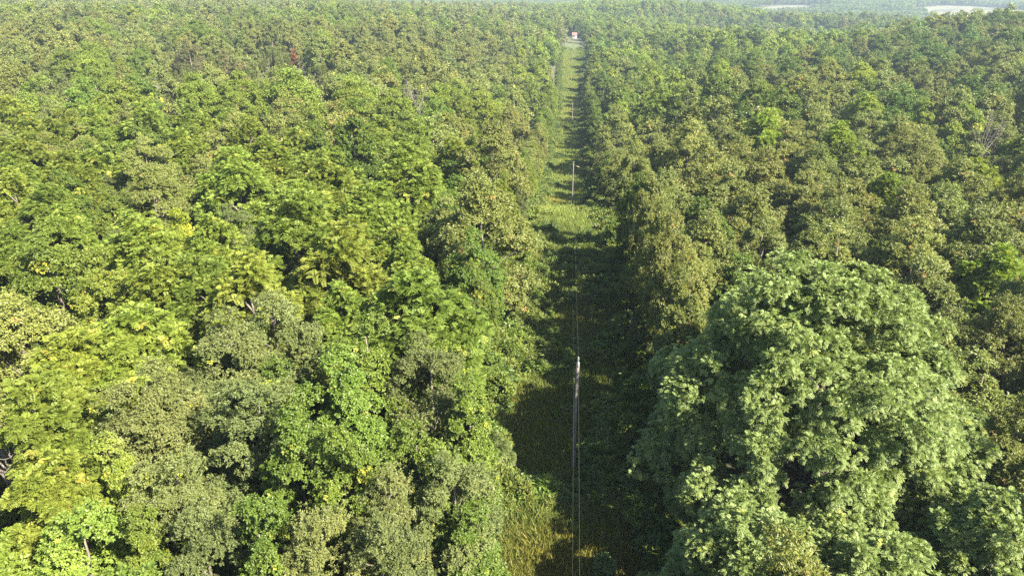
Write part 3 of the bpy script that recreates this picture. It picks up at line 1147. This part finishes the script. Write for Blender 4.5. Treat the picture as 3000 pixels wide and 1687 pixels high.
tag(e, 'feathery sapling on its own in the shaded strip near the bottom right of the wires', 'shrub', 'shrubs along the strip')
x, y = hit(1668, 378, 1.5)
e = empty('shrub', (x, y, g1(x, y)), 1.0, (1.6, 1.6, 1.1))
link('foliage', SHR[0][0], e, color=(.7, .75, .8, 1))
link('stems', SHR[0][1], e)
tag(e, 'dark round bush at the foot of the third pole', 'shrub', 'shrubs along the strip')


# ------------------------------------------------------------------ dead trees
def dead_tree(u, v, h, spread, lab, seed, n=13, hh=.6):
    gg = np.random.default_rng(seed)
    x, y = hit(u, v, h * hh)
    z = g1(x, y)
    e = empty('dead_tree', (x, y, z))
    a = Acc()
    a.tube([(0, 0, -.3), (.1, 0, h * .3), (.25, .1, h * .55)], [.22, .17, .11], 8)
    b = Acc()
    for k in range(n):
        th = gg.uniform(0, 6.28)
        z0 = h * gg.uniform(.25, .52)
        r = spread * gg.uniform(.45, 1)
        t = np.linspace(0, 1, 7)
        q = np.c_[np.cos(th) * r * t ** 1.2 + np.cumsum(gg.normal(0, .11, 7)), np.sin(th) * r * t ** 1.2 + np.cumsum(gg.normal(0, .11, 7)), z0 + (h * gg.uniform(.75, 1.03) - z0) * t ** .9]
        q[0] = (.15 * z0 / h * 3, 0, z0)
        b.tube(q, .075 * (1 - .82 * t), 6)
        for m in range(4):
            s0 = gg.integers(2, 6)
            dv = unit(gg.normal(0, 1, 3) + np.array((0, 0, .9))) * gg.uniform(.7, 1.9)
            b.tube([q[s0], q[s0] + dv * .55 + gg.normal(0, .08, 3), q[s0] + dv], [.028, .018, .007], 5)
    link('trunk', a.mesh('dead_trunk', DEADWOOD, True), e)
    link('branch', b.mesh('dead_branches', DEADWOOD, True), e)['label'] = 'bare bleached branches'
    tag(e, lab, 'dead tree', 'bare dead trees')


for dk, (lab, nb) in enumerate((('bare bleached dead tree standing in the green wood left of the strip', 15), ('thin bare dead tree close beside the wide bleached one', 6),
                                ('bare grey dead tree cut by the left edge of the picture', 13), ('bare grey dead tree in the dark wood on the far right slope', 13),
                                ('tiny bare tree by the red roofed house far down the strip', 12))):
    u, v, h, q, k = DEAD[dk]
    dead_tree(u, v, h, q, lab, 11 + dk, nb, k)

# red-brown cedar among the far green ones
gg = np.random.default_rng(77)
x, y = hit(861, 165, 8.0)
RUST = leaf_mat('rust_needles', (.13, .045, .03), (.20, .075, .045), (.2, .08, .05), .1, .8, .1)
c, r = lobes_of(gg, 1.9, .8, 10.5, 26, 'cone')
e = empty('cedar_tree', (x, y, g1(x, y)))
link('crown', crown_mesh('cedar_crown', gg, RUST, c, r, np.array((0, 0, 3.0)), per=30, leaves=9, L=.32, W=.12, style='leaf', accent=0), e)
link('trunk', trunk_mesh('cedar_trunk', gg, c, 8, .16, BARK, 5), e)
tag(e, 'small rust-red dead cedar among the far green conifers', 'tree')

# ------------------------------------------------------------------ utility poles and wires
POLE = plain('weathered_pole_wood', (.062, .054, .048), (.125, .112, .102), 9, .85, 6, (1, 1, .06))
STEEL = plain('galvanised_steel', (.16, .165, .17), (.22, .225, .23), 10, .6, 2, metallic=.2)
PORC = plain('porcelain', (.11, .12, .13), (.15, .16, .17), 5, .25, 2)
GREYP = plain('transformer_paint', (.24, .25, .26), (.30, .31, .32), 3, .45, 2)
WIRE = plain('aluminium_wire', (.045, .06, .04), (.07, .085, .065), 4, .9, 2)
YELLOW = plain('yellow_guard', (.22, .20, .08), (.27, .25, .10), 4, .5, 2)
POLES = [(1.05, -62, 10.0, None), (.95, 43.4, 10.0, 'nearest weathered wooden utility pole standing in the shaded grass'),
         (.75, 145, 10.4, 'second wooden utility pole just past the sunlit hump, with a guy wire'), (.2, 268, 10.2, 'third wooden utility pole, halfway along the strip by a dark bush'),
         (-.9, 388, 10.0, 'fourth thin pole in the strip before the dry patch'), (-1.0, 482, 10.5, 'fifth pole on the dry pale patch carrying a transformer can'),
         (-.4, 566, 12.5, 'sixth pole beyond the dry patch with a transformer near its top'), (-2.2, 660, 12.5, 'last thin pole in front of the red roofed house')]
tops, neut = [], []
for k, (x, y, h, lab) in enumerate(POLES):
    z = g1(x, y)
    lean = (-.008, .0) if k == 1 else ((.006, 0) if k == 2 else (0, 0))
    tx, ty = x + lean[0] * h * -1, y
    tops.append(np.array((tx, ty, z + h + .42)))
    neut.append(np.array((tx - .26, ty, z + h - 1.35)))
    if lab is None:
        continue
    e = empty('utility_pole', (x, y, z))
    gg = np.random.default_rng(300 + k)
    a = Acc()
    t = np.linspace(0, 1, 12)
    wig = .035 * np.sin(t * 5 + k)
    a.tube(np.c_[(tx - x) * t + wig * (1 - t) * t * 4, 0 * t, -.5 + (h + .5) * t], .165 - .05 * t, 14)
    link('shaft', a.mesh('pole_shaft', POLE, True), e)
    a = Acc()                                                        # bracket that holds the pin insulator
    a.box((tx - x, -.125, h - .12), (.03, .012, .22))
    a.box((tx - x, -.125, h + .13), (.022, .012, .08))
    a.tube([(tx - x, -.125, h + .1), (tx - x, -.06, h + .2), (tx - x, 0, h + .24)], .014, 6)
    link('bracket', a.mesh('pole_bracket', STEEL, True), e)
    a = Acc()
    a.lathe((tx - x, 0, h + .2), [(.001, 0), (.06, 0), (.09, .03), (.05, .06), (.075, .1), (.08, .12), (.045, .15), (.06, .18), (.055, .22), (.001, .24)], 12)
    link('insulator', a.mesh('pole_insulator', PORC, True), e)
    a = Acc()
    a.tube([(tx - x + .13, 0, h - 1.35), (tx - x - .3, 0, h - 1.35)], .016, 6)
    a.lathe((tx - x - .26, 0, h - 1.40), [(.001, 0), (.04, 0), (.04, .03), (.028, .05), (.04, .07), (.04, .1), (.001, .1)], 10)
    link('neutral_spool', a.mesh('pole_spool', STEEL, True), e)
    if k in (5, 6):
        a = Acc()
        cx_ = .42 if k == 6 else .34
        zc = h - (1.6 if k == 6 else 1.3)
        a.lathe((cx_, -.1, zc), [(.001, -.5), (.26, -.48), (.28, -.42), (.28, .36), (.30, .38), (.30, .44), (.12, .5), (.001, .5)], 16)
        a.box((cx_ * .5, -.05, zc + .15), (.12, .03, .05))
        t_o = link('transformer', a.mesh('pole_transformer', GREYP, True), e)
        a = Acc()
        a.lathe((cx_, -.1, zc + .48), [(.03, 0), (.05, .04), (.03, .08), (.05, .12), (.03, .16), (.02, .24), (.001, .25)], 8)
        link('bushing', a.mesh('pole_bushing', PORC, True), t_o)
    tag(e, lab, 'pole', 'utility poles in a line down the strip')


def span(a, b, sag, n=26):
    t = np.linspace(0, 1, n)[:, None]
    q = a + (b - a) * t
    q[:, 2] -= (4 * t * (1 - t))[:, 0] * sag
    return q


def wire(name, runs, rad, lab, cat='wire', group='overhead wires'):
    a = Acc()
    for q in runs:
        a.tube(q, rad, 5)
    tag(link(name, a.mesh(name, WIRE, True)), lab, cat, group)


wire('power_line', [span(tops[i], tops[i + 1], .9) for i in range(len(tops) - 1)], .0032, 'upper power line running from pole top to pole top down the strip')
wire('neutral_line', [span(neut[i], neut[i + 1], 1.3) for i in range(len(tops) - 1)], .0024, 'lower neutral wire hanging below the power line')
# tap line and guy that leave the second pole to the right
p2 = tops[2]
far_r = hit(1990, 560, 12)
q = np.array((far_r[0], far_r[1] - 2, g1(*far_r) + 11.0))
wire('tap_line', [span(p2 + np.array((.05, 0, -.75)), np.array((14.0, 139.0, p2[2] - 3.4)), .25)], .013, 'thin tap wire leaving the second pole to the right')
a0, a1 = p2 + np.array((0.05, 0, -2.6)), np.array((8.2, 141.0, g1(8.2, 141)))
e = empty('guy_wire', tuple(a1))
a = Acc()
a.tube([a0 - a1, np.zeros(3)], .014, 5)
link('strand', a.mesh('guy_strand', WIRE, True), e)
tag(e, 'slanting guy wire from the second pole to the ground on the right', 'guy wire')
a = Acc()
b0, b1 = p2 + np.array((.05, 0, -.75)), np.array((14.0, 139.0, p2[2] - 3.4))
a.tube([b0 + (b1 - b0) * t + np.array((0, 0, -.25 * 4 * t * (1 - t))) for t in (.035, .06, .09)], [.05, .075, .05], 8)
tag(link('wire_insulator', a.mesh('wire_insulator', YELLOW, True)), 'pale yellow strain insulator on the tap wire beside the second pole', 'insulator')

# lone pole in the far wood on the right
x, y = hit(1870, 108, 7.0)
e = empty('utility_pole', (x, y, g1(x, y)))
a = Acc()
a.tube([(0, 0, -.5), (0, 0, 17)], [.2, .15], 10)
link('shaft', a.mesh('pole_shaft', POLE, True), e)
a = Acc()
a.box((0, -.16, 16.2), (1.2, .06, .07))
link('crossarm', a.mesh('pole_crossarm', POLE), e)
tag(e, 'lone distant utility pole rising from the trees right of the strip', 'pole')

# ------------------------------------------------------------------ the red-roofed house and the far roofs
WHITE = plain('white_siding', (.21, .205, .20), (.25, .245, .24), 2, .6, 2)
REDROOF = plain('red_metal_roof', (.16, .065, .06), (.20, .09, .085), 1.5, .5, 2, (6, 1, 1))
GREYROOF = plain('grey_metal_roof', (.14, .13, .13), (.17, .16, .16), 1.5, .45, 2, (6, 1, 1))
TANROOF = plain('tan_shingle_roof', (.20, .155, .125), (.26, .205, .175), 1.5, .7, 2)
GLASS = plain('window_glass', (.02, .025, .03), (.04, .045, .05), 1, .1, 1)


def gable(a, w_, d_, z0, z1, ov=.35, th=.12):
    """two thick roof slopes, ridge along x"""
    for sg in (-1, 1):
        q = np.array([(-w_ / 2 - ov, sg * (d_ / 2 + ov), z0 - .1), (w_ / 2 + ov, sg * (d_ / 2 + ov), z0 - .1), (w_ / 2 + ov, 0, z1), (-w_ / 2 - ov, 0, z1)])
        a.add(np.vstack([q, q + (0, 0, th)]), [(0, 1, 2, 3), (4, 7, 6, 5), (0, 4, 5, 1), (1, 5, 6, 2), (2, 6, 7, 3), (3, 7, 4, 0)])


def house(name, x, y, rz, w_, d_, hw_, rf, wall_m, roof_m, lab, wins=3):
    e = empty(name, (x, y, g1(x, y)), rz)
    a = Acc()
    a.box((0, 0, hw_ / 2 - .3), (w_ / 2, d_ / 2, hw_ / 2 + .3))
    a.add([(-w_ / 2, -d_ / 2, hw_), (-w_ / 2, d_ / 2, hw_), (-w_ / 2, .01, hw_ + rf - .05), (-w_ / 2, -.01, hw_ + rf - .05)], [(0, 1, 2, 3)])
    a.add([(w_ / 2, -d_ / 2, hw_), (w_ / 2, d_ / 2, hw_), (w_ / 2, .01, hw_ + rf - .05), (w_ / 2, -.01, hw_ + rf - .05)], [(3, 2, 1, 0)])
    link('wall', a.mesh(name + '_wall', wall_m), e)
    a = Acc()
    gable(a, w_, d_, hw_, hw_ + rf)
    r_o = link('roof', a.mesh(name + '_roof', roof_m), e)
    for k in range(wins):
        xw = -w_ / 2 + w_ * (k + .5) / wins
        a = Acc()
        a.box((xw, -d_ / 2 - .02, hw_ * .55), (.45, .03, .6))
        link('window', a.mesh(name + '_window', GLASS), e)
    a = Acc()
    a.box((w_ * .3, -d_ / 2 - .03, 1.0), (.45, .03, 1.0))
    link('door', a.mesh(name + '_door', plain(name + '_door_paint', (.5, .5, .5), (.6, .6, .6))), e)
    tag(e, lab, 'house')


house('red_roofed_house', HOUSE[0], HOUSE[1], R(8), 4.0, 4.0, 3.0, 1.8, WHITE, REDROOF, 'small white house with a red roof at the far end of the strip')
house('grey_roofed_shed', HOUSE[0] + 6.5, HOUSE[1] + 14, R(20), 6.5, 5, 2.6, 2.6, WHITE, GREYROOF, 'pale grey roofed shed just behind the red roofed house', 2)
x, y = hit(1765, 60, 4.5)
house('long_house', x, y, R(-6), 16, 8, 3.0, 2.2, WHITE, TANROOF, 'long white house with a tan roof among far trees right of the strip', 5)

# ------------------------------------------------------------------ the summer air
HZ, n, out = new_mat('summer_haze')
pv = node(n, 'ShaderNodeVolumePrincipled')
pv.inputs['Color'].default_value = (.34, .42, .52, 1)
pv.inputs['Density'].default_value = .00024
pv.inputs['Anisotropy'].default_value = .2
n.links.new(pv.outputs[0], out.inputs['Volume'])
zmin, zmax = float(gz.min()) - 1.5, max(float(gz.max()) + 25, CAM_Z + 8)
a = Acc()
a.box((0, 0, (zmin + zmax) / 2), (9200, 9200, (zmax - zmin) / 2))
hz = link('haze', a.mesh('haze', HZ))
tag(hz, 'thin summer haze that pales the far hills', 'haze', kind='stuff')
